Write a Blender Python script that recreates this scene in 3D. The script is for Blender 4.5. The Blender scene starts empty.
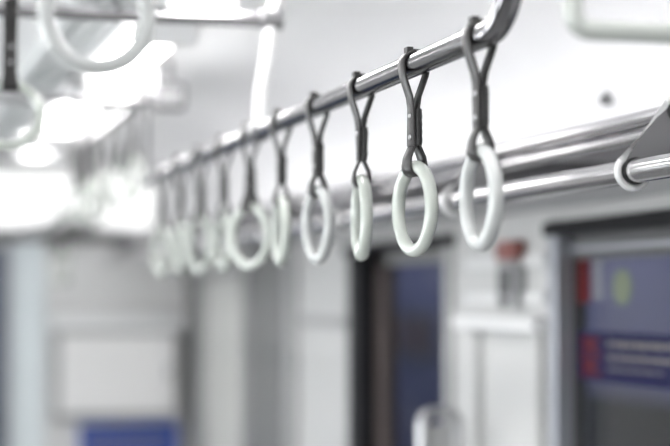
import bpy, bmesh, math, random
from mathutils import Vector, Matrix
random.seed(4)
PI = math.pi
C = bpy.context.scene.collection
scene = bpy.context.scene

# ------------------------------------------------------------------ camera
F = 1750.0                     # focal length in pixels of the 670 px frame
HX, HY = -130.0, 300.0         # where the car's long axis vanishes
CX, CY = 335.0, 223.0
CAMZ = 1.66
pitch = math.atan((HY-CY)/F)
yaw = math.atan((CX-HX)/math.sqrt(F*F+(HY-CY)**2))
fw = Vector((math.sin(yaw)*math.cos(pitch), math.cos(yaw)*math.cos(pitch), math.sin(pitch)))
rt = Vector((math.cos(yaw), -math.sin(yaw), 0))
up = rt.cross(fw)
CAM = Vector((0, 0, CAMZ))
def ray(x, y): return fw*F + rt*(x-CX) + up*(CY-y)
def onX(x, y, X): d = ray(x, y); return CAM + d*(X/d.x)
def onY(x, y, Y): d = ray(x, y); return CAM + d*(Y/d.y)
def depth(x, y, z): return CAM + ray(x, y)*(z/F)
cd = bpy.data.cameras.new('camera'); cam = bpy.data.objects.new('camera', cd); C.objects.link(cam)
cam.matrix_world = Matrix((( rt.x, up.x, -fw.x, CAM.x), (rt.y, up.y, -fw.y, CAM.y), (rt.z, up.z, -fw.z, CAM.z), (0,0,0,1)))
cd.sensor_width = 36; cd.sensor_fit = 'HORIZONTAL'; cd.lens = F*36/670
cd.clip_start = .05; cd.clip_end = 100
cd.dof.use_dof = True; cd.dof.focus_distance = 2.29; cd.dof.aperture_fstop = 2.1; cd.dof.aperture_blades = 0
scene.camera = cam

# ------------------------------------------------------------------ materials
def mat(name, col, rough=.5, metal=0, coat=0, bump=0, bscale=40, var=0, emit=None, estr=0, trans=0, spec=.5, sss=0):
    m = bpy.data.materials.new(name); m.use_nodes = True
    nt = m.node_tree; b = nt.nodes['Principled BSDF']
    b.inputs['Base Color'].default_value = (*col, 1)
    b.inputs['Roughness'].default_value = rough
    b.inputs['Metallic'].default_value = metal
    b.inputs['Coat Weight'].default_value = coat
    b.inputs['Specular IOR Level'].default_value = spec
    b.inputs['Transmission Weight'].default_value = trans
    if sss:
        b.inputs['Subsurface Weight'].default_value = sss
        b.inputs['Subsurface Radius'].default_value = (.01,.01,.01)
    tc = nt.nodes.new('ShaderNodeTexCoord')
    nz = nt.nodes.new('ShaderNodeTexNoise'); nz.inputs['Scale'].default_value = bscale; nz.inputs['Detail'].default_value = 3
    nt.links.new(tc.outputs['Object'], nz.inputs['Vector'])
    if bump:
        bp = nt.nodes.new('ShaderNodeBump'); bp.inputs['Strength'].default_value = bump; bp.inputs['Distance'].default_value = .002
        nt.links.new(nz.outputs['Fac'], bp.inputs['Height']); nt.links.new(bp.outputs['Normal'], b.inputs['Normal'])
    if var:
        mx = nt.nodes.new('ShaderNodeMix'); mx.data_type = 'RGBA'
        mx.inputs['A'].default_value = (*[c*(1-var) for c in col], 1); mx.inputs['B'].default_value = (*[min(1, c*(1+var)) for c in col], 1)
        nt.links.new(nz.outputs['Fac'], mx.inputs['Factor']); nt.links.new(mx.outputs['Result'], b.inputs['Base Color'])
    if emit:
        b.inputs['Emission Color'].default_value = (*emit, 1); b.inputs['Emission Strength'].default_value = estr
    return m
M = dict(
    ring = mat('ivory_plastic', (.42,.445,.41), .22, coat=.3, sss=.15),
    ring_grey = mat('grey_white_plastic', (.42,.43,.425), .22, coat=.3),
    belt = mat('grey_rubber', (.026,.0245,.0245), .33, bump=.15, bscale=300, var=.15, spec=.3),
    sleeve = mat('dark_vinyl', (.012,.0115,.0115), .35, bump=.1, bscale=300),
    chrome = mat('polished_steel', (.64,.63,.64), .13, 1, var=.03, bscale=6),
    steel = mat('brushed_steel', (.42,.42,.43), .3, 1, bump=.05, bscale=200),
    alu = mat('aluminium', (.34,.35,.385), .38, .6),
    whitemetal = mat('pale_painted_metal', (.70,.70,.70), .35, .1),
    platemetal = mat('grey_cast_metal', (.24,.235,.245), .42, .5),
    rubber = mat('black_rubber', (.012,.012,.014), .5),
    ceil = mat('ceiling_laminate', (.90,.90,.90), .42, var=.02, bscale=3),
    duct = mat('duct_grey', (.50,.52,.52), .5),
    wall = mat('cream_laminate', (.50,.50,.495), .4, var=.03, bscale=5),
    endwall = mat('beige_laminate', (.72,.71,.705), .5, var=.03, bscale=4),
    greywall = mat('grey_laminate', (.34,.34,.34), .5, var=.05, bscale=5),
    pillar = mat('dark_grey_laminate', (.16,.16,.16), .5, var=.1, bscale=5),
    header = mat('header_grey', (.30,.30,.305), .5),
    dark = mat('dark_paint', (.010,.010,.012), .6, spec=.15),
    darkgrey = mat('dark_grey_paint', (.07,.07,.073), .45),
    brown = mat('brown_gasket', (.05,.037,.035), .5),
    floor = mat('dark_vinyl_floor', (.20,.20,.20), .45, var=.15, bscale=30),
    red = mat('red_vinyl', (.085,.008,.010), .6, spec=.15),
    navy = mat('navy_vinyl', (.006,.007,.045), .6, spec=.12),
    green = mat('yellow_green_vinyl', (.15,.175,.12), .6, spec=.2),
    text = mat('pale_print', (.12,.11,.10), .5),
    paper = mat('grey_white_print', (.2,.2,.2), .5),
    blue = mat('blue_sign', (.03,.075,.36), .4),
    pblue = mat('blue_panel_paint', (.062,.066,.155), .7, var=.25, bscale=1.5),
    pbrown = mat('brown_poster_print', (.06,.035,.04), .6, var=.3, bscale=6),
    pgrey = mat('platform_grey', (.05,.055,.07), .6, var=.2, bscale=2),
    lamp = mat('lit_diffuser', (.9,.9,.9), .5, emit=(1,.985,.985), estr=5),
    outside_fill = mat('outside_fill_diffuser', (.9,.9,.9), .5, emit=(.95,.97,1), estr=4.5),
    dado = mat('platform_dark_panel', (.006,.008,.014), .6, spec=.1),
    railchrome = mat('polished_steel_dark_reflections', (.27,.265,.275), .13, 1, var=.03, bscale=6),  # same chrome as the rack rails, darkened to stand for dark reflections
    lampwhite = mat('fixture_white', (.8,.8,.8), .4),
    greenishframe = mat('pale_green_white_plastic', (.40,.42,.395), .3, coat=.2),
)
g = bpy.data.materials.new('tinted_glass'); g.use_nodes = True
nt = g.node_tree; nt.nodes.clear()
o_ = nt.nodes.new('ShaderNodeOutputMaterial'); mx = nt.nodes.new('ShaderNodeMixShader'); fr = nt.nodes.new('ShaderNodeFresnel')
tr = nt.nodes.new('ShaderNodeBsdfTransparent'); gl = nt.nodes.new('ShaderNodeBsdfGlossy')
tr.inputs['Color'].default_value = (.84,.86,.87,1); gl.inputs['Roughness'].default_value = .04; fr.inputs['IOR'].default_value = 1.5
ge = nt.nodes.new('ShaderNodeNewGeometry'); mu = nt.nodes.new('ShaderNodeMath'); mu.operation = 'MULTIPLY'; iv = nt.nodes.new('ShaderNodeMath'); iv.operation = 'SUBTRACT'; iv.inputs[0].default_value = 1
nt.links.new(ge.outputs['Backfacing'], iv.inputs[1]); nt.links.new(iv.outputs[0], mu.inputs[1]); nt.links.new(fr.outputs[0], mu.inputs[0])
nt.links.new(mu.outputs[0], mx.inputs[0]); nt.links.new(tr.outputs[0], mx.inputs[1]); nt.links.new(gl.outputs[0], mx.inputs[2]); nt.links.new(mx.outputs[0], o_.inputs[0])
M['glass'] = g

# perforated underside of the luggage shelf (rows of slots)
def slot_mat():
    m = bpy.data.materials.new('slotted_shelf'); m.use_nodes = True
    nt = m.node_tree; b = nt.nodes['Principled BSDF']; b.inputs['Roughness'].default_value = .4; b.inputs['Metallic'].default_value = .1
    tc = nt.nodes.new('ShaderNodeTexCoord'); sp = nt.nodes.new('ShaderNodeSeparateXYZ'); nt.links.new(tc.outputs['Object'], sp.inputs[0])
    def mth(op, a, v=None, c=None):
        n = nt.nodes.new('ShaderNodeMath'); n.operation = op
        nt.links.new(a, n.inputs[0])
        if v is not None:
            if isinstance(v, (int, float)): n.inputs[1].default_value = v
            else: nt.links.new(v, n.inputs[1])
        return n.outputs[0]
    fx = mth('FRACT', mth('MULTIPLY', sp.outputs['X'], 9)); fy = mth('FRACT', mth('MULTIPLY', sp.outputs['Y'], 7))
    a = mth('LESS_THAN', fx, .4); c = mth('LESS_THAN', fy, .55); k = mth('MULTIPLY', a, c)
    mix = nt.nodes.new('ShaderNodeMix'); mix.data_type = 'RGBA'; mix.inputs['A'].default_value = (.50,.48,.51,1); mix.inputs['B'].default_value = (.12,.115,.125,1)
    nt.links.new(k, mix.inputs['Factor']); nt.links.new(mix.outputs['Result'], b.inputs['Base Color'])
    return m
M['shelf'] = slot_mat()

# ------------------------------------------------------------------ mesh helpers
def box(bm, a, b, bev=0):
    a = Vector(a); b = Vector(b)
    lo = [min(a[i], b[i]) for i in range(3)]; hi = [max(a[i], b[i]) for i in range(3)]
    r = bmesh.ops.create_cube(bm, size=1)
    bmesh.ops.scale(bm, vec=[hi[i]-lo[i] for i in range(3)], verts=r['verts'])
    bmesh.ops.translate(bm, vec=[(hi[i]+lo[i])/2 for i in range(3)], verts=r['verts'])
    if bev:
        es = set()
        for v in r['verts']: es.update(v.link_edges)
        bmesh.ops.bevel(bm, geom=list(es), offset=bev, segments=3, affect='EDGES', profile=.5)
def tube(bm, pts, r, n=20, cap=True, closed=False):
    pts = [Vector(p) for p in pts]; rings = []; N = len(pts)
    prev = None
    for i, p in enumerate(pts):
        if closed: t = (pts[(i+1) % N]-pts[i-1]).normalized()
        elif i == 0: t = (pts[1]-p).normalized()
        elif i == N-1: t = (p-pts[i-1]).normalized()
        else: t = ((pts[i+1]-p).normalized()+(p-pts[i-1]).normalized()).normalized()
        if prev is None:
            u = Vector((0,0,1)) if abs(t.z) < .9 else Vector((1,0,0))
            u = (u - t*u.dot(t)).normalized()
        else: u = (prev - t*prev.dot(t)).normalized()
        prev = u; w = t.cross(u); rr = r[i] if isinstance(r, (list, tuple)) else r
        rings.append([bm.verts.new(p + (u*math.cos(2*PI*k/n) + w*math.sin(2*PI*k/n))*rr) for k in range(n)])
    for i in range(N if closed else N-1):
        A = rings[i]; B = rings[(i+1) % N]
        for k in range(n): bm.faces.new((A[k], A[(k+1) % n], B[(k+1) % n], B[k]))
    if cap and not closed: bm.faces.new(rings[0][::-1]); bm.faces.new(rings[-1])
def arc(c, r, a0, a1, n, plane='yz'):
    out = []
    for i in range(n+1):
        a = math.radians(a0+(a1-a0)*i/n); p, q = r*math.cos(a), r*math.sin(a); x, y, z = c
        out.append(Vector((x, y+p, z+q)) if plane == 'yz' else Vector((x+p, y, z+q)) if plane == 'xz' else Vector((x+p, y+q, z)))
    return out
def prism(bm, poly, axis, a, b):
    """poly: 2-D points; axis 'y': (x,z) polygon swept from y=a to y=b; axis 'x': (y,z) swept in x."""
    f = (lambda p, t: (p[0], t, p[1])) if axis == 'y' else (lambda p, t: (t, p[0], p[1]))
    A = [bm.verts.new(f(p, a)) for p in poly]; B = [bm.verts.new(f(p, b)) for p in poly]; n = len(poly)
    bm.faces.new(A); bm.faces.new(B[::-1])
    for i in range(n): bm.faces.new((A[i], B[i], B[(i+1) % n], A[(i+1) % n]))
def obj(name, bm, m, parent=None, smooth=None, loc=None, bev=0):
    bmesh.ops.recalc_face_normals(bm, faces=bm.faces)
    me = bpy.data.meshes.new(name); bm.to_mesh(me); bm.free()
    me.materials.append(m)
    if smooth is not None:
        me.shade_smooth()
        try: me.set_sharp_from_angle(angle=math.radians(smooth))
        except Exception: pass
    o = bpy.data.objects.new(name, me); C.objects.link(o)
    if parent: o.parent = parent
    if loc: o.location = loc
    if bev:
        md = o.modifiers.new('bevel', 'BEVEL'); md.width = bev; md.segments = 3; md.limit_method = 'ANGLE'; md.angle_limit = math.radians(40)
    return o
def mk(fn, *a, **k):
    bm = bmesh.new(); fn(bm, *a, **k); return bm
def tag(o, label, cat, group=None):
    o['label'] = label; o['category'] = cat
    if group: o['group'] = group
    return o
def thing(name, label, cat, loc=(0,0,0), group=None):
    o = bpy.data.objects.new(name, None); C.objects.link(o); o.location = loc; o.empty_display_size = .05
    return tag(o, label, cat, group)
def struct(name, bm, m, parent=None, smooth=None):
    o = obj(name, bm, m, parent, smooth)
    if not parent: o['kind'] = 'structure'
    return o

# ------------------------------------------------------------------ key positions
Z1 = F*.25/192.5
A = depth(415, 64.5, Z1)             # a point on the strap rail, second strap
UA, HA = A.x, A.z
def railx(x):                      # point of the strap rail seen at image column x
    return onX(x, HY-.432*(x-HX), UA)
XW = 1.42                          # right wall
ZD = CAMZ
UB = 1.02                          # handrail under the luggage rack
WB = UB*.1688/math.cos(yaw); HB = CAMZ+WB
VBR = onX(633, 171, UB).y
c_ = onY(676, 110.6, VBR); UC, HC = c_.x, c_.z
VE = onX(192, 300, XW).y           # end wall
HX_BAR = .505+CAMZ                 # crossbar height
VBARS = [1.90, 2.93, 4.45, 5.95]
UH = .745



# ------------------------------------------------------------------ car shell
V0 = -1.6
struct('floor', mk(box, (-XW, V0, -.05), (XW, VE, 0)), M['floor'])
# ceiling: flat middle, coved sides
HC0 = 2.29
prof = [(-XW, 1.99)]
for i in range(0, 11):
    a = math.radians(90*i/10)
    prof.append((-XW+.50*(1-math.cos(a)), 1.99+.26*math.sin(a)))
prof += [(-.60, 2.285), (0, 2.31), (.60, 2.285)]
for i in range(10, -1, -1):
    a = math.radians(90*i/10)
    prof.append((XW-.50*(1-math.cos(a)), 1.99+.26*math.sin(a)))
prof.append((XW, 1.99))
bm = bmesh.new()
prism(bm, prof + [(XW+.06, 1.99), (XW+.06, 2.42), (-XW-.06, 2.42), (-XW-.06, 1.99)], 'y', V0, VE)
struct('ceiling', bm, M['ceil'], smooth=25)
# linear air duct strips along the ceiling
for s, nm in ((1, 'trim_1'), (-1, 'trim_2')):
    bm = bmesh.new()
    for q in range(3):
        x0 = s*(.40+.045*q)
        box(bm, (x0, V0, 2.268), (x0+s*.028, VE-.01, 2.30))
    struct(nm, bm, M['duct'])

def wx(x, y=300): return onX(x, y, XW).y      # V on right wall at column x
# right wall with two door openings
D1a, D1b = 1.80, wx(556)             # near door bay
D2a, D2b = wx(452), wx(352)          # second door bay
HD = CAMZ + XW*.109/math.cos(yaw)    # top of door openings
bm = bmesh.new()
box(bm, (XW, V0, 0), (XW+.06, D1a, 2.0)); box(bm, (XW, D1a, HD), (XW+.06, D1b, 2.0))
box(bm, (XW, D1b, 0), (XW+.06, D2a, 2.0)); box(bm, (XW, D2a, HD), (XW+.06, D2b, 2.0))
box(bm, (XW, D2b, 0), (XW+.06, VE, 2.0))
struct('wall_right', bm, M['wall'])
bm = bmesh.new()
WL = [(-1.2, 0.3), (.9, 2.7), (3.3, 5.1), (5.7, 7.0)]
e_ = V0
for (a, b) in WL:
    box(bm, (-XW-.06, e_, 0), (-XW, a, 2.0)); box(bm, (-XW-.06, a, 0), (-XW, b, .85)); box(bm, (-XW-.06, a, 1.85), (-XW, b, 2.0)); e_ = b
box(bm, (-XW-.06, e_, 0), (-XW, VE, 2.0))
struct('wall_left', bm, M['wall'])
for i, (a, b) in enumerate(WL):
    wn = bpy.data.objects.new('window_%d' % (i+2), None); C.objects.link(wn); wn['kind'] = 'structure'; wn.location = (-XW, (a+b)/2, 1.35)
    h = (b-a)/2; bm = bmesh.new()
    box(bm, (-.05, -h, -.5), (.01, -h+.035, .5)); box(bm, (-.05, h-.035, -.5), (.01, h, .5)); box(bm, (-.05, -h+.035, -.5), (.01, h-.035, -.465)); box(bm, (-.05, -h+.035, .465), (.01, h-.035, .5))
    obj('window_frame', bm, M['alu'], wn, bev=.004)
    obj('glass_pane', mk(box, (-.03, -h+.035, -.465), (-.024, h-.035, .465)), M['glass'], wn)
struct('wall_back', mk(box, (-XW, V0-.05, 0), (XW, V0, 2.42)), M['darkgrey'])
struct('wall_front', mk(box, (-XW, VE, 0), (XW+.06, VE+.05, 2.42)), M['endwall'])

# grey band above the doors
struct('trim_3', mk(box, (XW-.02, 0.2, HD+.035), (XW-.001, VE-.02, HD+.10), bev=.006), M['header'])

# near door with stickers -------------------------------------------------
def door(name, a, b, mats):
    root = bpy.data.objects.new(name, None); C.objects.link(root); root.location = (XW, (a+b)/2, 0); root['kind'] = 'structure'
    L = lambda p: Vector(p)-root.location
    bm = bmesh.new()   # surrounding frame
    box(bm, L((XW-.015, a-.02, 0)), L((XW+.05, a+.03, HD+.01))); box(bm, L((XW-.015, b-.035, 0)), L((XW+.05, b+.012, HD+.01)))
    obj('door_frame', bm, mats[0], root, bev=.004)
    obj('door_header', mk(box, L((XW-.025, a-.03, HD-.024)), L((XW+.055, b+.02, HD+.006)), bev=.006), M['dark'], root)
    return root, L
d1, L = door('door_1', D1a, D1b, [M['alu']])
bm = bmesh.new()
xg = XW+.035
yf = onX(572, 300, XW+.023).y
box(bm, L((xg-.012, D1a+.03, 0)), L((xg+.02, D1a+.09, HD))); box(bm, L((xg-.012, yf-.005, 0)), L((xg+.02, D1b-.035, HD)))
box(bm, L((xg-.012, D1a+.09, HD-.075)), L((xg+.02, yf-.005, HD))); box(bm, L((xg-.012, D1a+.09, 0)), L((xg+.02, yf-.005, .9)))
obj('door_leaf', bm, M['darkgrey'], d1, bev=.004)
obj('door_rail', mk(box, L((xg-.02, D1a+.05, HD-.058)), L((xg-.012, yf, HD-.048))), M['alu'], d1)
obj('glass_pane', mk(box, L((xg, D1a+.09, .9)), L((xg+.006, yf-.005, HD-.075))), M['glass'], d1)
XS = xg-.0015
def sticker(name, x0, y0, x1, y1, m, root=d1, parent=None, z=0.0, bev=0):
    """flat rectangle on the door glass between two image corners, level in the car"""
    p = onX(x0, y0, XS-z); q = onX(x1, y1, XS-z)
    # heights measured on the left edge so that the sticker is level
    bm = bmesh.new(); box(bm, L((XS-z, p.y, p.z)), L((XS-z+.0012, q.y, q.z)))
    return obj(name, bm, m, root)
def hgt(x, y): return onX(x, y, XS).z
def flat(bm, x0, x1, z0, z1, off=0.0):
    a = onX(x0, 300, XS-off).y; b = onX(x1, 300, XS-off).y
    box(bm, L((XS-off, a, z0)), L((XS-off+.0012, b, z1)))
# red notice
obj('red_sticker', mk(flat, 571, 590, hgt(580, 254), hgt(580, 303)), M['red'], d1)
bm = bmesh.new()
for k in range(4): flat(bm, 593, 602, hgt(597, 262+10*k), hgt(597, 268+10*k))
obj('white_sticker', bm, M['paper'], d1)
# round greenish sticker
cc = onX(622, 287, XS); bm = bmesh.new()
r_ = .036
n = 40; A_ = [bm.verts.new(L((XS, cc.y+r_*1.25*math.cos(2*PI*k/n), cc.z+r_*math.sin(2*PI*k/n)))) for k in range(n)]
B_ = [bm.verts.new(v.co+Vector((.0012,0,0))) for v in A_]
bm.faces.new(A_); bm.faces.new(B_[::-1])
for k in range(n): bm.faces.new((A_[k], B_[k], B_[(k+1) % n], A_[(k+1) % n]))
obj('round_sticker', bm, M['green'], d1)
# navy banner with two red figures and lines of text
zt, zb = hgt(575, 331), hgt(575, 379)
nb = obj('navy_banner', mk(flat, 573, 780, zb, zt), M['navy'], d1)
zz = lambda f: zt+(zb-zt)*f
for f in (.12, .55):
    bm = bmesh.new(); flat(bm, 580, 598, zz(f), zz(f+.10), .0015); flat(bm, 584, 594, zz(f+.12), zz(f+.26), .0015)
    flat(bm, 580, 588, zz(f+.28), zz(f+.36), .0015); flat(bm, 591, 600, zz(f+.26), zz(f+.34), .0015)
    obj('red_figure', bm, M['red'], nb)
for i, (f, h_, xe) in enumerate(((.17, .13, 700), (.45, .10, 690), (.70, .05, 660))):
    bm = bmesh.new(); x = 607
    while x < xe:
        w_ = random.uniform(3, 8)
        flat(bm, x, x+w_, zz(f), zz(f+h_*random.uniform(.8, 1)), .0015); x += w_+random.uniform(1, 2.4)
    obj('text_line', bm, M['text'], nb)

# second door ------------------------------------------------------------
d2, L2 = door('door_2', D2a, D2b, [M['greywall']]); L = L2
bm = bmesh.new()
ya, yb, yc = [onX(v, 300, XW+.023).y for v in (445, 386, 375)]
box(bm, L((xg-.012, D2a+.03, 0)), L((xg+.02, ya, HD))); box(bm, L((xg-.012, ya, HD-.06)), L((xg+.02, yc, HD)))
box(bm, L((xg-.012, ya, 0)), L((xg+.02, yc, .9)))
obj('door_leaf', bm, M['pillar'], d2, bev=.004)
obj('door_seal', mk(box, L((xg-.012, yb, 0)), L((xg+.021, yc, HD-.001))), M['brown'], d2)
obj('door_pocket', mk(box, L((XW-.02, yc, 0)), L((XW+.056, D2b-.03, HD-.001))), M['dark'], d2)
obj('glass_pane', mk(box, L((xg, ya, .9)), L((xg+.006, yb, HD-.06))), M['glass'], d2)

# wall panel between the doors: ledge, mouldings, sunken panel
a, b = wx(549), wx(469)
zl = onX(510, 325, XW).z
bm = bmesh.new(); box(bm, (XW-.045, a, zl-.012), (XW-.0005, b, zl+.020), bev=.006)
struct('trim_4', bm, M['whitemetal'])
bm = bmesh.new()
box(bm, (XW-.02, a+.02, 0), (XW-.0005, a+.055, zl-.012)); box(bm, (XW-.02, b-.10, 0), (XW-.0005, b-.05, zl-.012))
struct('trim_5', bm, M['wall'])
bm = bmesh.new()
for y_ in (262, 298):
    z_ = onX(510, y_, XW).z; box(bm, (XW-.012, a+.01, z_-.012), (XW-.0005, b, z_+.012), bev=.003)
struct('trim_6', bm, M['whitemetal'])
# communicator box with a red top
q0 = onX(514, 240, XW-.03); q1 = onX(497, 312, XW-.03)
t = thing('intercom_box', 'narrow dark grey wall box with red top, on cream panel between the doors', 'intercom', (XW-.001, (q0.y+q1.y)/2, q1.z))
w2 = (q1.y-q0.y)/2; h2 = q0.z-q1.z
obj('housing', mk(box, (-.03, -w2, .012), (0, w2, h2*.72), bev=.005), M['header'], t)
obj('red_cover', mk(box, (-.034, -w2, h2*.73), (0, w2, h2), bev=.005), mat('red_cover', (.22,.07,.06), .4), t)
obj('speaker_grille', mk(box, (-.034, -w2*.7, h2*.25), (-.030, w2*.7, h2*.6)), M['darkgrey'], t)
obj('push_button', mk(tube, [(-.030,0,h2*.13), (-.040,0,h2*.13)], .012), M['darkgrey'], t)

# far part of the right wall: pillar, grey panels, blind window
struct('trim_10', mk(box, (XW-.03, wx(290), 0), (XW-.0005, wx(256), 1.93), bev=.01), M['pillar'])
struct('trim_11', mk(box, (XW-.02, wx(299), 0), (XW-.0005, wx(290), 1.93), bev=.004), M['greywall'])
struct('trim_12', mk(box, (XW-.03, wx(203), 0), (XW-.0005, wx(192)-.02, 1.93), bev=.01), M['pillar'])
w1 = bpy.data.objects.new('window_1', None); C.objects.link(w1); w1['kind'] = 'structure'; w1.location = (XW, wx(228), 1.3)
L = lambda p: Vector(p)-w1.location
y0, y1 = wx(250), wx(206)
bm = bmesh.new()
for (p, q) in (((y0, .9), (y0+.05, 1.80)), ((y1-.05, .9), (y1, 1.80)), ((y0+.05, .9), (y1-.05, .95)), ((y0+.05, 1.75), (y1-.05, 1.80))):
    box(bm, L((XW-.03, p[0], p[1])), L((XW-.0005, q[0], q[1])))
obj('window_frame', bm, M['greywall'], w1, bev=.004)
obj('roller_blind', mk(box, L((XW-.014, y0+.05, .95)), L((XW-.004, y1-.05, 1.75))), mat('blind_fabric', (.52,.52,.50), .7, var=.05, bscale=30), w1)
p = onX(325, 317, XW)
struct('trim_7', mk(box, (XW-.02, wx(349), p.z-.03), (XW-.0005, wx(302), p.z), bev=.004), M['header'])

# ------------------------------------------------------------------ end wall
zt = onY(80, 237, VE).z
ux = lambda x: onY(x, 300, VE).x
struct('trim_8', mk(box, (-XW, VE-.04, zt-.02), (XW-.001, VE-.0005, zt+.022), bev=.006), M['darkgrey'])
struct('trim_13', mk(box, (-XW, VE-.02, zt+.022), (XW-.001, VE-.0005, 2.24)), M['ceil'])
lx = ux(150)
t = thing('added_glow_panel', 'long white panel with added glow above the dark trim of the end wall', 'glow panel', (0, VE-.021, zt+.035))
obj('casing', mk(box, (-lx-.02, -.03, -.008), (lx+.02, 0, 2.20-zt), bev=.004), M['lampwhite'], t)
obj('diffuser', mk(box, (-lx, -.034, .01), (lx, -.0305, 2.18-zt)), mat('white_panel_added_glow', (.85,.85,.84), .5, emit=(1,1,.99), estr=.3), t)  # emission added to lift the upper end wall to white
# gangway door left of the frame edge
gd = bpy.data.objects.new('door_3', None); C.objects.link(gd); gd['kind'] = 'structure'; gd.location = (0, VE, 0)
gx = ux(0)
obj('door_leaf', mk(box, (-gx*.9, -.03, .02), (gx, -.0005, zt-.06), bev=.004), mat('dark_blue_door', (.05,.07,.13), .4), gd)
obj('door_frame', mk(box, (gx, -.045, 0), (gx+.035, -.0005, zt-.03), bev=.004), M['alu'], gd)
obj('door_handle', mk(tube, [(gx-.08,-.033,1.0), (gx-.08,-.07,1.02), (gx-.08,-.07,1.18), (gx-.08,-.033,1.2)], .010), M['steel'], gd)
struct('trim_9', mk(box, (ux(10), VE-.012, 0), (ux(45), VE-.0005, zt-.02), bev=.003), mat('cool_white_laminate', (.74,.79,.81), .45))
# beige cabinet; the rail along its top is white to paint its highlight
q0 = onY(54, 330, VE-.08); q1 = onY(183, 419, VE-.08)
t = thing('wall_cabinet', 'beige cabinet on the end wall with rail along its top coloured white as a highlight', 'cabinet', ((q0.x+q1.x)/2, VE-.0005, q1.z))
hw = (q1.x-q0.x)/2; hh = q0.z-q1.z
obj('body', mk(box, (-hw, -.075, 0), (hw, 0, hh), bev=.012), M['greywall'], t)
obj('door', mk(box, (-hw+.03, -.088, .03), (hw-.035, -.076, hh-.02), bev=.006), mat('beige_door', (.86,.845,.84), .5), t)
obj('rail', mk(tube, [(-hw-.012, -.10, hh+.035), (hw+.0, -.10, hh+.035)], .034), M['ceil'], t, smooth=60)
for xa_ in (-hw+.02, hw-.05): obj('rail_bracket', mk(box, (xa_, -.09, hh+.001), (xa_+.03, -.001, hh+.03)), M['darkgrey'], t)
obj('latch', mk(box, (hw-.075, -.095, hh*.45), (hw-.055, -.088, hh*.6), bev=.002), M['steel'], t)
# blue sign under it
q0 = onY(80, 424, VE-.03); q1 = onY(178, 475, VE-.03)
t = thing('blue_sign', 'blue notice board with white lettering below the beige cabinet', 'sign', ((q0.x+q1.x)/2, VE-.0005, q1.z))
hw = (q1.x-q0.x)/2; hh = q0.z-q1.z
obj('board', mk(box, (-hw, -.03, 0), (hw, 0, hh), bev=.004), M['blue'], t)
bm = bmesh.new()
for r in range(3):
    bm = bmesh.new(); x = -hw+.03
    while x < hw-.05:
        w_ = random.uniform(.012, .03); box(bm, (x, -.0315, hh-.065-.055*r), (x+w_, -.030, hh-.04-.055*r)); x += w_+random.uniform(.006, .012)
    obj('lettering', bm, M['paper'], t)
# dark fitting sitting on the dark trim
q = onY(76, 233, VE-.08)
t = thing('door_closer', 'small dark door closer box on the dark trim of the end wall', 'door closer', (q.x, VE-.041, q.z-.03))
obj('housing', mk(box, (-.07, -.05, 0), (.06, 0, .055), bev=.008), M['dark'], t)
obj('arm', mk(tube, [(-.05, -.04, .056), (-.05, -.055, .066), (.09, -.055, .068)], .007, n=10), M['darkgrey'], t)

# ------------------------------------------------------------------ platform outside
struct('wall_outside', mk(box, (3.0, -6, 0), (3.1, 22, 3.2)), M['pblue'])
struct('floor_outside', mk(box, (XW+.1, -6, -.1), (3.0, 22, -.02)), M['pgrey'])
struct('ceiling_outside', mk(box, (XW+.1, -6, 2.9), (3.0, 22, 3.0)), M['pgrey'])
struct('light_block_far', mk(box, (XW+.1, 22, -.1), (3.1, 22.1, 3.2)), M['pgrey'])  # unseen dark ends, added to shut out world light and its reflection
struct('light_block_near', mk(box, (XW+.1, -6.1, -.1), (3.1, -6, 3.2)), M['pgrey'])
struct('light_block_top_gap', mk(box, (XW+.061, -6, 2.42), (XW+.1, 22, 3.0)), M['pgrey'])  # this and the next two: unseen strips added to close light gaps
struct('light_block_beyond', mk(box, (XW+.06, VE+.05, -.1), (XW+.1, 22, 2.42)), M['pgrey'])
struct('light_block_behind', mk(box, (XW+.06, -6, -.1), (XW+.1, V0, 2.42)), M['pgrey'])
XO = 2.985
for i, (x0, y0, x1, y1, lab) in enumerate(((432, 318, 398, 352, 'brown poster on the blue platform wall seen through the second door'),)):
    p = onX(x0, y0, XO); q = onX(x1, y1, XO)
    t = thing('poster', lab, 'poster', (3.0, (p.y+q.y)/2, q.z))
    w2 = abs(p.y-q.y)/2; h2 = p.z-q.z
    obj('poster_edge', mk(box, (-.015, -w2-.03, -.03), (0, w2+.03, h2+.03)), M['darkgrey'], t)
    obj('print', mk(box, (-.018, -w2, 0), (-.015, w2, h2)), M['pbrown'], t)
# dark platform panel behind the lower half of the near door
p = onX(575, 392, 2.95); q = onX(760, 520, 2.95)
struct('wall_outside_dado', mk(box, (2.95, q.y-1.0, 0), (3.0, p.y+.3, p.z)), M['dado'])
for k, y in enumerate((4.2, 6.8, 9.4, 12.0)):  # unseen lamps, added to brighten what shows through the door glass
    t = thing('outside_fill_lamp', 'unseen strip lamp added to light the platform wall', 'lamp', (2.3, y, 2.898), 'added outside lamps')
    t['label'] = 'unseen strip lamp added to light the platform wall outside the car'
    obj('housing', mk(box, (-.20, -1.2, -.04), (.20, 1.2, 0)), M['lampwhite'], t)
    obj('diffuser', mk(box, (-.17, -1.15, -.06), (.17, 1.15, -.041)), M['outside_fill'], t)

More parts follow.
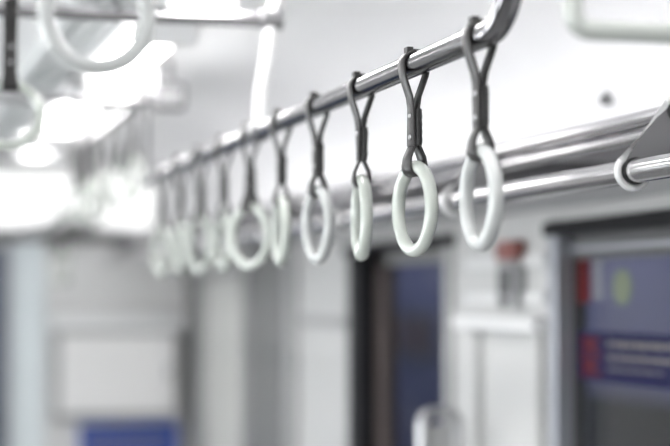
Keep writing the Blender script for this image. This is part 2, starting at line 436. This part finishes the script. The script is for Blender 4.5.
# ------------------------------------------------------------------ ceiling lamps
ORD = ['behind the camera', 'nearest']
UL = .61
def ceiling_lamp(x, y, ln, lab):
    t = thing('ceiling_lamp', lab, 'lamp', (x, y, 2.275), 'fluorescent ceiling lamps')
    obj('tray', mk(box, (-.085, -ln/2, -.018), (.085, ln/2, .0), bev=.004), M['lampwhite'], t)
    bm = bmesh.new(); pr = [(-.048, -.019)] + [(.048*math.cos(math.radians(a)), -.019-.045*math.sin(math.radians(a))) for a in range(180, -1, -15)][1:-1] + [(.048, -.019)]
    prism(bm, pr, 'y', -ln/2+.04, ln/2-.04)
    obj('diffuser', bm, M['lamp'], t, smooth=40)
    for s_ in (-1, 1): obj('end_cap', mk(box, (-.068, s_*ln/2, -.068), (.068, s_*(ln/2-.038), -.019)), M['lampwhite'], t, bev=.008)
lampV = [-1.05, .20, 1.43, 2.66, 3.92, 5.18, 6.44]
lampV = [-.86, .35, 1.61, 2.87, 4.15, 5.41, 6.50]
labs = {3: 'lit ceiling lamp cut by the top edge, right of the front grey ring', 4: 'largest lit ceiling lamp, seen just behind the large front ring',
        5: 'lit ceiling lamp under the largest one, half way to the end wall', 6: 'smallest lit ceiling lamp, nearest the end wall'}
for k, y in enumerate(lampV):
    ln = .90 if k < 6 else .70
    if y+ln/2 > VE: y = VE-ln/2-.03
    ceiling_lamp(UL, y, ln, labs.get(k, 'lit ceiling lamp on the right side of the car, above the camera'))
    ceiling_lamp(-UL, y, ln, 'lit ceiling lamp in the row on the left side of the car')

# ------------------------------------------------------------------ rails
R = .0155
yN = railx(490).y          # where the rail starts to bend up
yF = VBARS[2]
rail = thing('strap_rail', 'long polished steel rail carrying the main row of hanging straps', 'rail', (UA, yN, HA))
L = lambda p: Vector(p)-rail.location
rb = .075
UHm_ = onY(271, 20, railx(259).y).x
pts = [(UA, yN-rb, HX_BAR-.012), (UA, yN-rb, (HX_BAR+HA+rb)/2)] \
    + [tuple(p) for p in arc((UA, yN, HA+rb), rb, 180, 270, 10)] \
    + [(UA, yN+(yF-.08-yN)*i/8.0, HA) for i in range(1, 8)] \
    + [(UA, yF, HA)]
obj('end_rod', mk(tube, [L((UA, yF-.02, HA+R*.9)), L((UHm_-.02, yF-.02, HX_BAR-.02))], .006, n=12), M['darkgrey'], rail, smooth=60)
obj('rail_tube', mk(tube, [L(p) for p in pts], R, n=32), M['railchrome'], rail, smooth=60)
VBARS[0] = yN-rb
# mid hanger: rises from the rail past the crossbar to the ceiling
yH = railx(259).y
VBARS[1] = yH
hp0 = Vector((UA, yH, HA+R*.8)); pj = onY(271, 20, yH); UHm = pj.x; hbar = pj.z
HX2 = hbar
hp1 = Vector((UHm, yH, HX2)); hp2 = Vector((UHm+.02, yH, 2.245))
pp = [hp0, hp0.lerp(hp1, .33)+Vector((-.004,0,0)), hp0.lerp(hp1, .66)+Vector((.0,0,0)), hp1, hp2]
obj('hanger_pole', mk(tube, [L(p) for p in pp], .0125, n=20), M['whitemetal'], rail, smooth=60)
bm = bmesh.new(); tube(bm, [L((UA, yH-.022, HA)), L((UA, yH+.022, HA))], R+.004, n=24)
obj('collar', bm, M['steel'], rail, smooth=50)
obj('ceiling_flange', mk(tube, [L(hp2-Vector((0,0,.012))), L(hp2+Vector((0,0,.03)))], .035, n=24), M['steel'], rail, smooth=50)


# crossbars over the aisle
def crossbar(y, z, x0, x1, lab):
    t = thing('crossbar', lab, 'rail', ((x0+x1)/2, y, z), 'crossbars over the aisle')
    L = lambda p: Vector(p)-t.location
    obj('bar_tube', mk(tube, [L((x0, y, z)), L((x1, y, z))], .0145, n=24), M['chrome'], t, smooth=60)
    for x in (x0, x1):
        obj('joint_fitting', mk(tube, [L((x-.02, y, z)), L((x+.02, y, z))], .019, n=20), M['steel'], t, smooth=50)
        if y != yH or x == x0:
            obj('ceiling_rod', mk(tube, [L((x, y, z)), L((x, y, 2.262))], .011, n=16), M['steel'], t, smooth=50)
crossbar(VBARS[0], HX2, -UHm, UA+.03, 'steel crossbar over the aisle just above the top of the photo')
crossbar(VBARS[1], HX2, -UHm, UHm, 'steel crossbar along the top left edge, meeting a pale slanting pole')
crossbar(VBARS[2], HX2, -UHm, UHm, 'blurred steel crossbar behind the first one, below it at left')
crossbar(VBARS[3], HX2, -UHm, UHm, 'farthest steel crossbar, near the end wall')
# junction box at the third hanger
q = onY(169, 97, VBARS[2]-.06)
t = thing('ceiling_speaker', 'dark grey box hanging below the ceiling right of the lit lamps', 'speaker', (q.x, VBARS[2]-.06, q.z))
obj('housing', mk(box, (-.038, -.03, -.032), (.038, .03, .032), bev=.006), M['darkgrey'], t)
obj('stem', mk(tube, [(0,0,.033), (0,0,2.265-q.z)], .008, n=12), M['darkgrey'], t)
obj('grille', mk(box, (-.03, -.033, -.024), (.03, -.0305, .024)), M['header'], t)
# high rail over the second door area and the next low rail
yA, yB = VBARS[2]+.03, VBARS[3]-.03
hr = tag(obj('door_area_rail', mk(tube, [(0,0,0), (0,yB-yA,0)], .0135, n=20), M['chrome'], None, 60, (UHm-.03, yA, HX2)), 'high steel rail running on from the main strap rail towards the end wall', 'rail')
yC = VBARS[3]+.06
fr_ = thing('strap_rail', 'short low steel rail of straps closest to the end wall', 'rail', (UA, yC, HA))
L = lambda p: Vector(p)-fr_.location
pts = [(UHm-.02, yC-.03, HX2-.02)] + [tuple(p) for p in arc((UA, yC+.08, HA+.08), .08, 180, 270, 6)] + [(UA, VE-.075, HA)]
obj('rail_tube', mk(tube, [L(p) for p in pts], .0135, n=20), M['chrome'], fr_, smooth=60)
obj('wall_flange', mk(tube, [L((UA, VE-.075, HA)), L((UA, VE-.058, HA))], .035, n=20), M['steel'], fr_, smooth=50)

# ------------------------------------------------------------------ hanging straps
def ribbon(bm, path, width, th, rot):
    """path: list of (x,z,widthfactor); swept band, width along y, twisted by rot(z) about the strap axis"""
    n = len(path); rings = []
    for i, (x, z, wf) in enumerate(path):
        if i == 0: t = Vector((path[1][0]-x, 0, path[1][1]-z))
        elif i == n-1: t = Vector((x-path[i-1][0], 0, z-path[i-1][1]))
        else: t = Vector((path[i+1][0]-path[i-1][0], 0, path[i+1][1]-path[i-1][1]))
        t.normalize(); nn = Vector((t.z, 0, -t.x)); w = width*wf/2; c = Vector((x, 0, z)); h = th/2; e = th*.3
        loc = [c+nn*h+Vector((0,-w+e,0)), c+nn*h+Vector((0,w-e,0)), c+nn*(h-e)+Vector((0,w,0)), c-nn*(h-e)+Vector((0,w,0)),
               c-nn*h+Vector((0,w-e,0)), c-nn*h+Vector((0,-w+e,0)), c-nn*(h-e)+Vector((0,-w,0)), c+nn*(h-e)+Vector((0,-w,0))]
        m = Matrix.Rotation(rot(z), 3, 'Z')
        rings.append([bm.verts.new(m @ p) for p in loc])
    for i in range(n-1):
        for k in range(8): bm.faces.new((rings[i][k], rings[i][(k+1) % 8], rings[i+1][(k+1) % 8], rings[i+1][k]))
    bm.faces.new(rings[0][::-1]); bm.faces.new(rings[-1])
def make_strap(loc, label, group, twist=0, base=0, swing=0, ringmat='ring', rr=R, detail=True, rtilt=0, cat='hand strap'):
    t = thing('hanging_strap', label, cat, loc, group)
    t.rotation_euler = (0, swing, base)
    tw = math.radians(twist)
    def rot(z):
        f = min(1, max(0, (-z-.045)/.075)); return tw*f*f*(3-2*f)
    ro = rr+.0022; W_ = .024; th = .0036
    path = []
    apex = -.056
    # lower left start of the joined section, up the left strand, over the rail, down the right strand
    jz = [-.106, -.095, -.084, -.073, -.063]
    for z in jz: path.append((-.0046, z, 1))
    for f in (0, .25, .5, .75):
        s = f*f*(3-2*f)
        path.append((-.0046-(ro-.0046)*s, apex+(.054)*f, 1))
    for a in range(180, -1, -20):
        path.append((ro*math.cos(math.radians(a)), ro*math.sin(math.radians(a)), 1))
    for f in (.75, .5, .25, 0):
        s = f*f*(3-2*f)
        path.append((.0024+(ro-.0034)*s, apex+(.054)*f, 1))
    for z in jz[::-1]: path.append((.0024, z, 1))
    bm = bmesh.new(); ribbon(bm, path, W_, th, rot)
    belt = obj('belt', bm, M['belt'], t, smooth=50)
    # lower loop around the top of the ring
    zc = -.133; rl = .0115
    lp = [(-.0024, -.096, .9), (-.0024, -.104, .95), (-.006, -.112, 1.0), (-.0100, -.121, 1.05)]
    for a in range(180, 361, 20): lp.append((rl*math.cos(math.radians(a)), zc+rl*math.sin(math.radians(a)), 1.2))
    lp += [(.0100, -.121, 1.05), (.006, -.112, 1.0), (.0024, -.104, .95), (.0024, -.096, .9)]
    lp2 = [(x*1.0, z, w) for x, z, w in lp]
    bm = bmesh.new(); ribbon(bm, lp2, W_, .0034, rot)
    obj('ring_loop', bm, M['belt'], t, smooth=50)
    # joining sleeve and rivets
    bm = bmesh.new()      # one flat closed sleeve wrapped round both strands
    ribbon(bm, [(.0022, -.058, .9), (.0022, -.060, 1)] + [(.0022+.0004*(k % 2), -.063-.0050*k, 1) for k in range(8)] + [(.0022, -.103, 1), (.0022, -.106, .9)], W_+.0006, .0098, rot)
    sl = obj('sleeve', bm, M['sleeve'], t, smooth=50)
    if detail:
        for z in (-.067, -.095):
            for s in (-1, 1):
                c = Matrix.Rotation(rot(z), 3, 'Z') @ Vector((-.0062 if s < 0 else .0070, -.001, z)); d = Matrix.Rotation(rot(z), 3, 'Z') @ Vector((s, 0, 0))
                bm = bmesh.new(); tube(bm, [c, c+d*.0014, c+d*.0024, c+d*.0028], [.0036, .0036, .0026, .0008], n=14)
                obj('rivet', bm, M['steel'], sl, smooth=50)
        # little tongue where the belt closes above the rail
        bm = bmesh.new(); box(bm, (-ro*.75, -.011, ro*.80), (-ro*.25, .004, ro+.0045), bev=.001)
        obj('buckle', bm, M['sleeve'], t)
    # grip ring: lies in the plane of the rail, turned by the twist
    bm = bmesh.new(); Rr, tr_ = .0540, .0088
    P = []
    for k in range(72):
        a = 2*PI*k/72
        v = Matrix.Rotation(tw+math.radians(rtilt), 3, 'Z') @ Vector((0, Rr*math.cos(a), Rr*math.sin(a)))
        P.append(v + Vector((0, 0, -.1875)))
    tube(bm, P, tr_, n=22, closed=True)
    obj('grip_ring', bm, M[ringmat], t, smooth=80)
    return t
rows = [
 (0,  -1, 'grey strap with white ring at the rail bend, rightmost of the row'),
 (1,   6, 'sharply focused grey strap with riveted sleeve, second from the rail bend'),
 (2,  -8, 'dark strap with white ring turned nearly edge-on, third from the rail bend'),
 (3,   5, 'slightly blurred strap with open white ring, fourth from the rail bend'),
 (4,  -4, 'blurred strap with narrow edge-on ring, fifth from the rail bend'),
 (5,  26, 'blurred strap with the widest open ring, sixth from the rail bend'),
 (6,   2, 'blurred strap seventh from the rail bend, beside the widest ring'),
 (7,  14, 'very blurred strap eighth from the rail bend'),
 (8,   0, 'very blurred strap ninth from the rail bend, last but one of the row'),
 (9,   9, 'very blurred last strap at the far end of the main rail'),
]
for n_, tw, lab in rows:
    x = 1/(.001639+.000198*n_)+HX
    p = railx(x)
    make_strap((UA, p.y, HA), lab, 'straps on the main rail', twist=tw, ringmat='ring_grey' if n_ in (0, 3) else 'ring')
# straps on the crossbars (turned a quarter round)
q = depth(97, 12, F*.1256/121)
d0 = Vector((VBARS[0]*q.x/q.y, VBARS[0], 0))
xx = onY(97, 15, VBARS[0])
make_strap((xx.x, VBARS[0], xx.z+.1875), 'large grey-white ring cut off by the top left edge, hanging close to the camera', 'straps on the crossbars', base=PI/2, ringmat='ring_grey', twist=8, rr=.0145)
xx = onY(10, 60, VBARS[1])
make_strap((xx.x, VBARS[1], HX2), 'dark strap with pale ring at the left edge, hanging from the first crossbar', 'straps on the crossbars', base=PI/2, twist=0, rr=.0145)
for i, xp in enumerate((95, 76)):
    xx = onY(xp, 160, VBARS[3])
    make_strap((xx.x, VBARS[3], HX2), ('faint strap on the farthest crossbar, right one of its pair', 'faint strap on the farthest crossbar, left one of its pair')[i], 'straps on the crossbars', base=PI/2, twist=20*i-40, rr=.0145)
words = ['nearest', 'second nearest', 'third nearest', 'fourth nearest', 'fifth nearest']
for i in range(5):
    y = yA+.14+.27*i
    make_strap((UHm-.03, y, HX2), 'faint small strap on the high rail beyond the grey box, %s to the box' % words[i], 'straps on the high rail', twist=random.uniform(-15, 25), rr=.0135)
for i in range(3):
    y = yC+.24+.27*i
    if y < VE-.1:
        make_strap((UA, y, HA), 'faint strap on the short far rail, %s to the end wall' % ['third nearest', 'second nearest', 'nearest'][i], 'straps on the far rail', twist=random.uniform(-10, 30), rr=.0135)

# ------------------------------------------------------------------ luggage rack
rk = thing('luggage_rack', 'steel luggage rack with front rails and brackets along the right wall', 'luggage rack', (XW, 3.0, HB))
L = lambda p: Vector(p)-rk.location
y0, y1 = .8, VE-.05
obj('hand_rail', mk(tube, [L((UB, y0, HB)), L((UB, y1, HB))], .0170, n=28), M['chrome'], rk, smooth=60)
obj('edge_rail', mk(tube, [L((UC, y0, HC)), L((UC, y1, HC))], .0118, n=28), M['chrome'], rk, smooth=60)
UD = (HC-.026-CAMZ)/.212*math.cos(yaw)
obj('inner_rail', mk(tube, [L((UD, y0, HC-.026)), L((UD, y1, HC-.026))], .0100, n=20), M['chrome'], rk, smooth=60)
obj('shelf', mk(box, L((UC+.035, y0, HC-.004)), L((XW-.002, y1, HC+.008))), M['shelf'], rk)
obj('wall_channel', mk(box, L((XW-.025, y0, HC-.045)), L((XW-.001, y1, HC-.005)), bev=.003), M['header'], rk)
def hull_outline():
    """rounded plate outline in (x,z): round end at the hand rail, up around the edge rail, back to the wall"""
    pts = []
    r1, r2 = .0226, .0165
    d = Vector((UC-UB, HC-HB)); a = math.degrees(math.atan2(d.y, d.x))
    for k in range(0, 13):     # outer-left and bottom of the lower round end
        an = math.radians(a+90+ (190*k/12)); pts.append((UB+r1*math.cos(an), HB+r1*math.sin(an)))
    pts.append((UC+.012, HB+.030)); pts.append((XW-.08, HC-.035)); pts.append((XW-.002, HC-.035)); pts.append((XW-.002, HC-.0055)); pts.append((UC+.034, HC-.0055)); pts.append((UC+.030, HC+.022))
    for k in range(0, 7):
        an = math.radians(50+(a+90-50)*k/6.0); pts.append((UC+r2*math.cos(an), HC+r2*math.sin(an)))
    return pts
outl = hull_outline()
yb_ = VBR
step = onX(455, 201, UB).y-VBR
k = 0
while yb_ < VE-.1 and k < 8:
    bm = bmesh.new(); prism(bm, [tuple(L((x, 0, z)).xz) for x, z in outl], 'y', yb_-3.0-.003, yb_-3.0+.003)
    pl = obj('bracket_plate', bm, M['platemetal'], rk)
    # raised pale rim following the outline
    bm = bmesh.new(); tube(bm, [L((x, yb_, z)) for x, z in outl], .0055, n=10, closed=True)
    obj('bracket_rim', bm, M['whitemetal'], pl, smooth=60)
    for (cx, cz, rr) in ((UB, HB, .0190), (UC, HC, .0150)):
        obj('grommet', mk(tube, [L((cx, yb_-.011, cz)), L((cx, yb_+.011, cz))], rr, n=28), M['rubber'], pl, smooth=50)
    yb_ += step; k += 1

# small dark round fixture on the cove above the rack
q = onX(610, 97, XW-.06)
# cove surface height check: place on the cove curve
best = None
for i in range(200):
    a_ = math.radians(90*i/200); X = XW-.50*(1-math.cos(a_)); Zc_ = 1.99+.26*math.sin(a_); P_ = onX(610, 97, X)
    if best is None or abs(P_.z-Zc_) < best[0]: best = (abs(P_.z-Zc_), X, P_.y, Zc_, a_)
_, X, Y, Z, a_ = best
nv = Vector((-math.cos(a_)*.26, 0, -math.sin(a_)*.50)).normalized()
t = thing('cove_knob', 'small dark round knob on the white cove above the rack', 'knob', (X, Y, Z))
obj('base', mk(tube, [nv*-.002, nv*.006], .017, n=20), M['header'], t, smooth=50)
obj('stud', mk(tube, [nv*.0062, nv*.020], .010, n=20), M['darkgrey'], t, smooth=50)

# ------------------------------------------------------------------ hanging frame top right
YFm = 1.62
p0 = onY(573, 29.5, YFm); pr_ = .0105
x0 = p0.x; z0 = p0.z; x1 = x0+.27; z1 = z0+.26; cr = .018
pts = []
for (cx, cz, a0) in ((x0+cr, z0+cr, 180), (x1-cr, z0+cr, 270), (x1-cr, z1-cr, 0), (x0+cr, z1-cr, 90)):
    pts += arc((cx, YFm, cz), cr, a0, a0+90, 8, 'xz')
t = thing('rounded_loop', 'empty pale rounded frame hanging at the top right corner', 'frame', ((x0+x1)/2, YFm, z0))
L = lambda p: Vector(p)-t.location
bm = bmesh.new(); tube(bm, [L(p) for p in pts], pr_, n=16, closed=True)
obj('frame_tube', bm, M['greenishframe'], t, smooth=80)
for x in (x0+.05, x1-.05): obj('hanger_rod', mk(tube, [L((x, YFm, z1)), L((x, YFm, 2.262))], .004, n=10), M['steel'], t, smooth=50)

# ------------------------------------------------------------------ seat end rail by the second door
yy = wx(437)-.02
xr0 = onX(418, 440, XW-.10); 
p0 = onY(419, 440, onX(437, 410, XW-.12).y); Yp = p0.y
xa = onY(422, 440, Yp).x; xb = onY(458, 440, Yp).x; zt_ = onY(437, 412, Yp).z; r_ = .03
pts = [(xa, Yp, 0)] + [(xa, Yp, zt_*i/4) for i in range(1, 4)] + [tuple(p) for p in arc((xa+r_, Yp, zt_-r_), r_, 180, 90, 6, 'xz')] + [tuple(p) for p in arc((xb-r_, Yp, zt_-r_), r_, 90, 0, 6, 'xz')] + [(xb, Yp, zt_*i/4) for i in range(3, -1, -1)]
t = thing('seat_end_rail', 'blurred arched steel rail standing at the bottom beside the second door', 'rail', ((xa+xb)/2, Yp, 0))
L = lambda p: Vector(p)-t.location
obj('arch_tube', mk(tube, [L(p) for p in pts], .013, n=16), M['steel'], t, smooth=60)
obj('panel', mk(box, L((xa+.012, Yp-.004, .3)), L((xb-.012, Yp+.004, zt_-.03))), M['greywall'], t)

# ------------------------------------------------------------------ world, view
w = bpy.data.worlds.new('world'); scene.world = w; w.use_nodes = True
w.node_tree.nodes['Background'].inputs[0].default_value = (1,.99,.98,1); w.node_tree.nodes['Background'].inputs[1].default_value = 3.6
scene.view_settings.view_transform = 'Standard'; scene.view_settings.look = 'None'
scene.view_settings.gamma = 1; scene.view_settings.use_curve_mapping = False
scene.view_settings.exposure = 1.68
scene.cycles.max_bounces = 10; scene.cycles.diffuse_bounces = 6; scene.cycles.glossy_bounces = 5
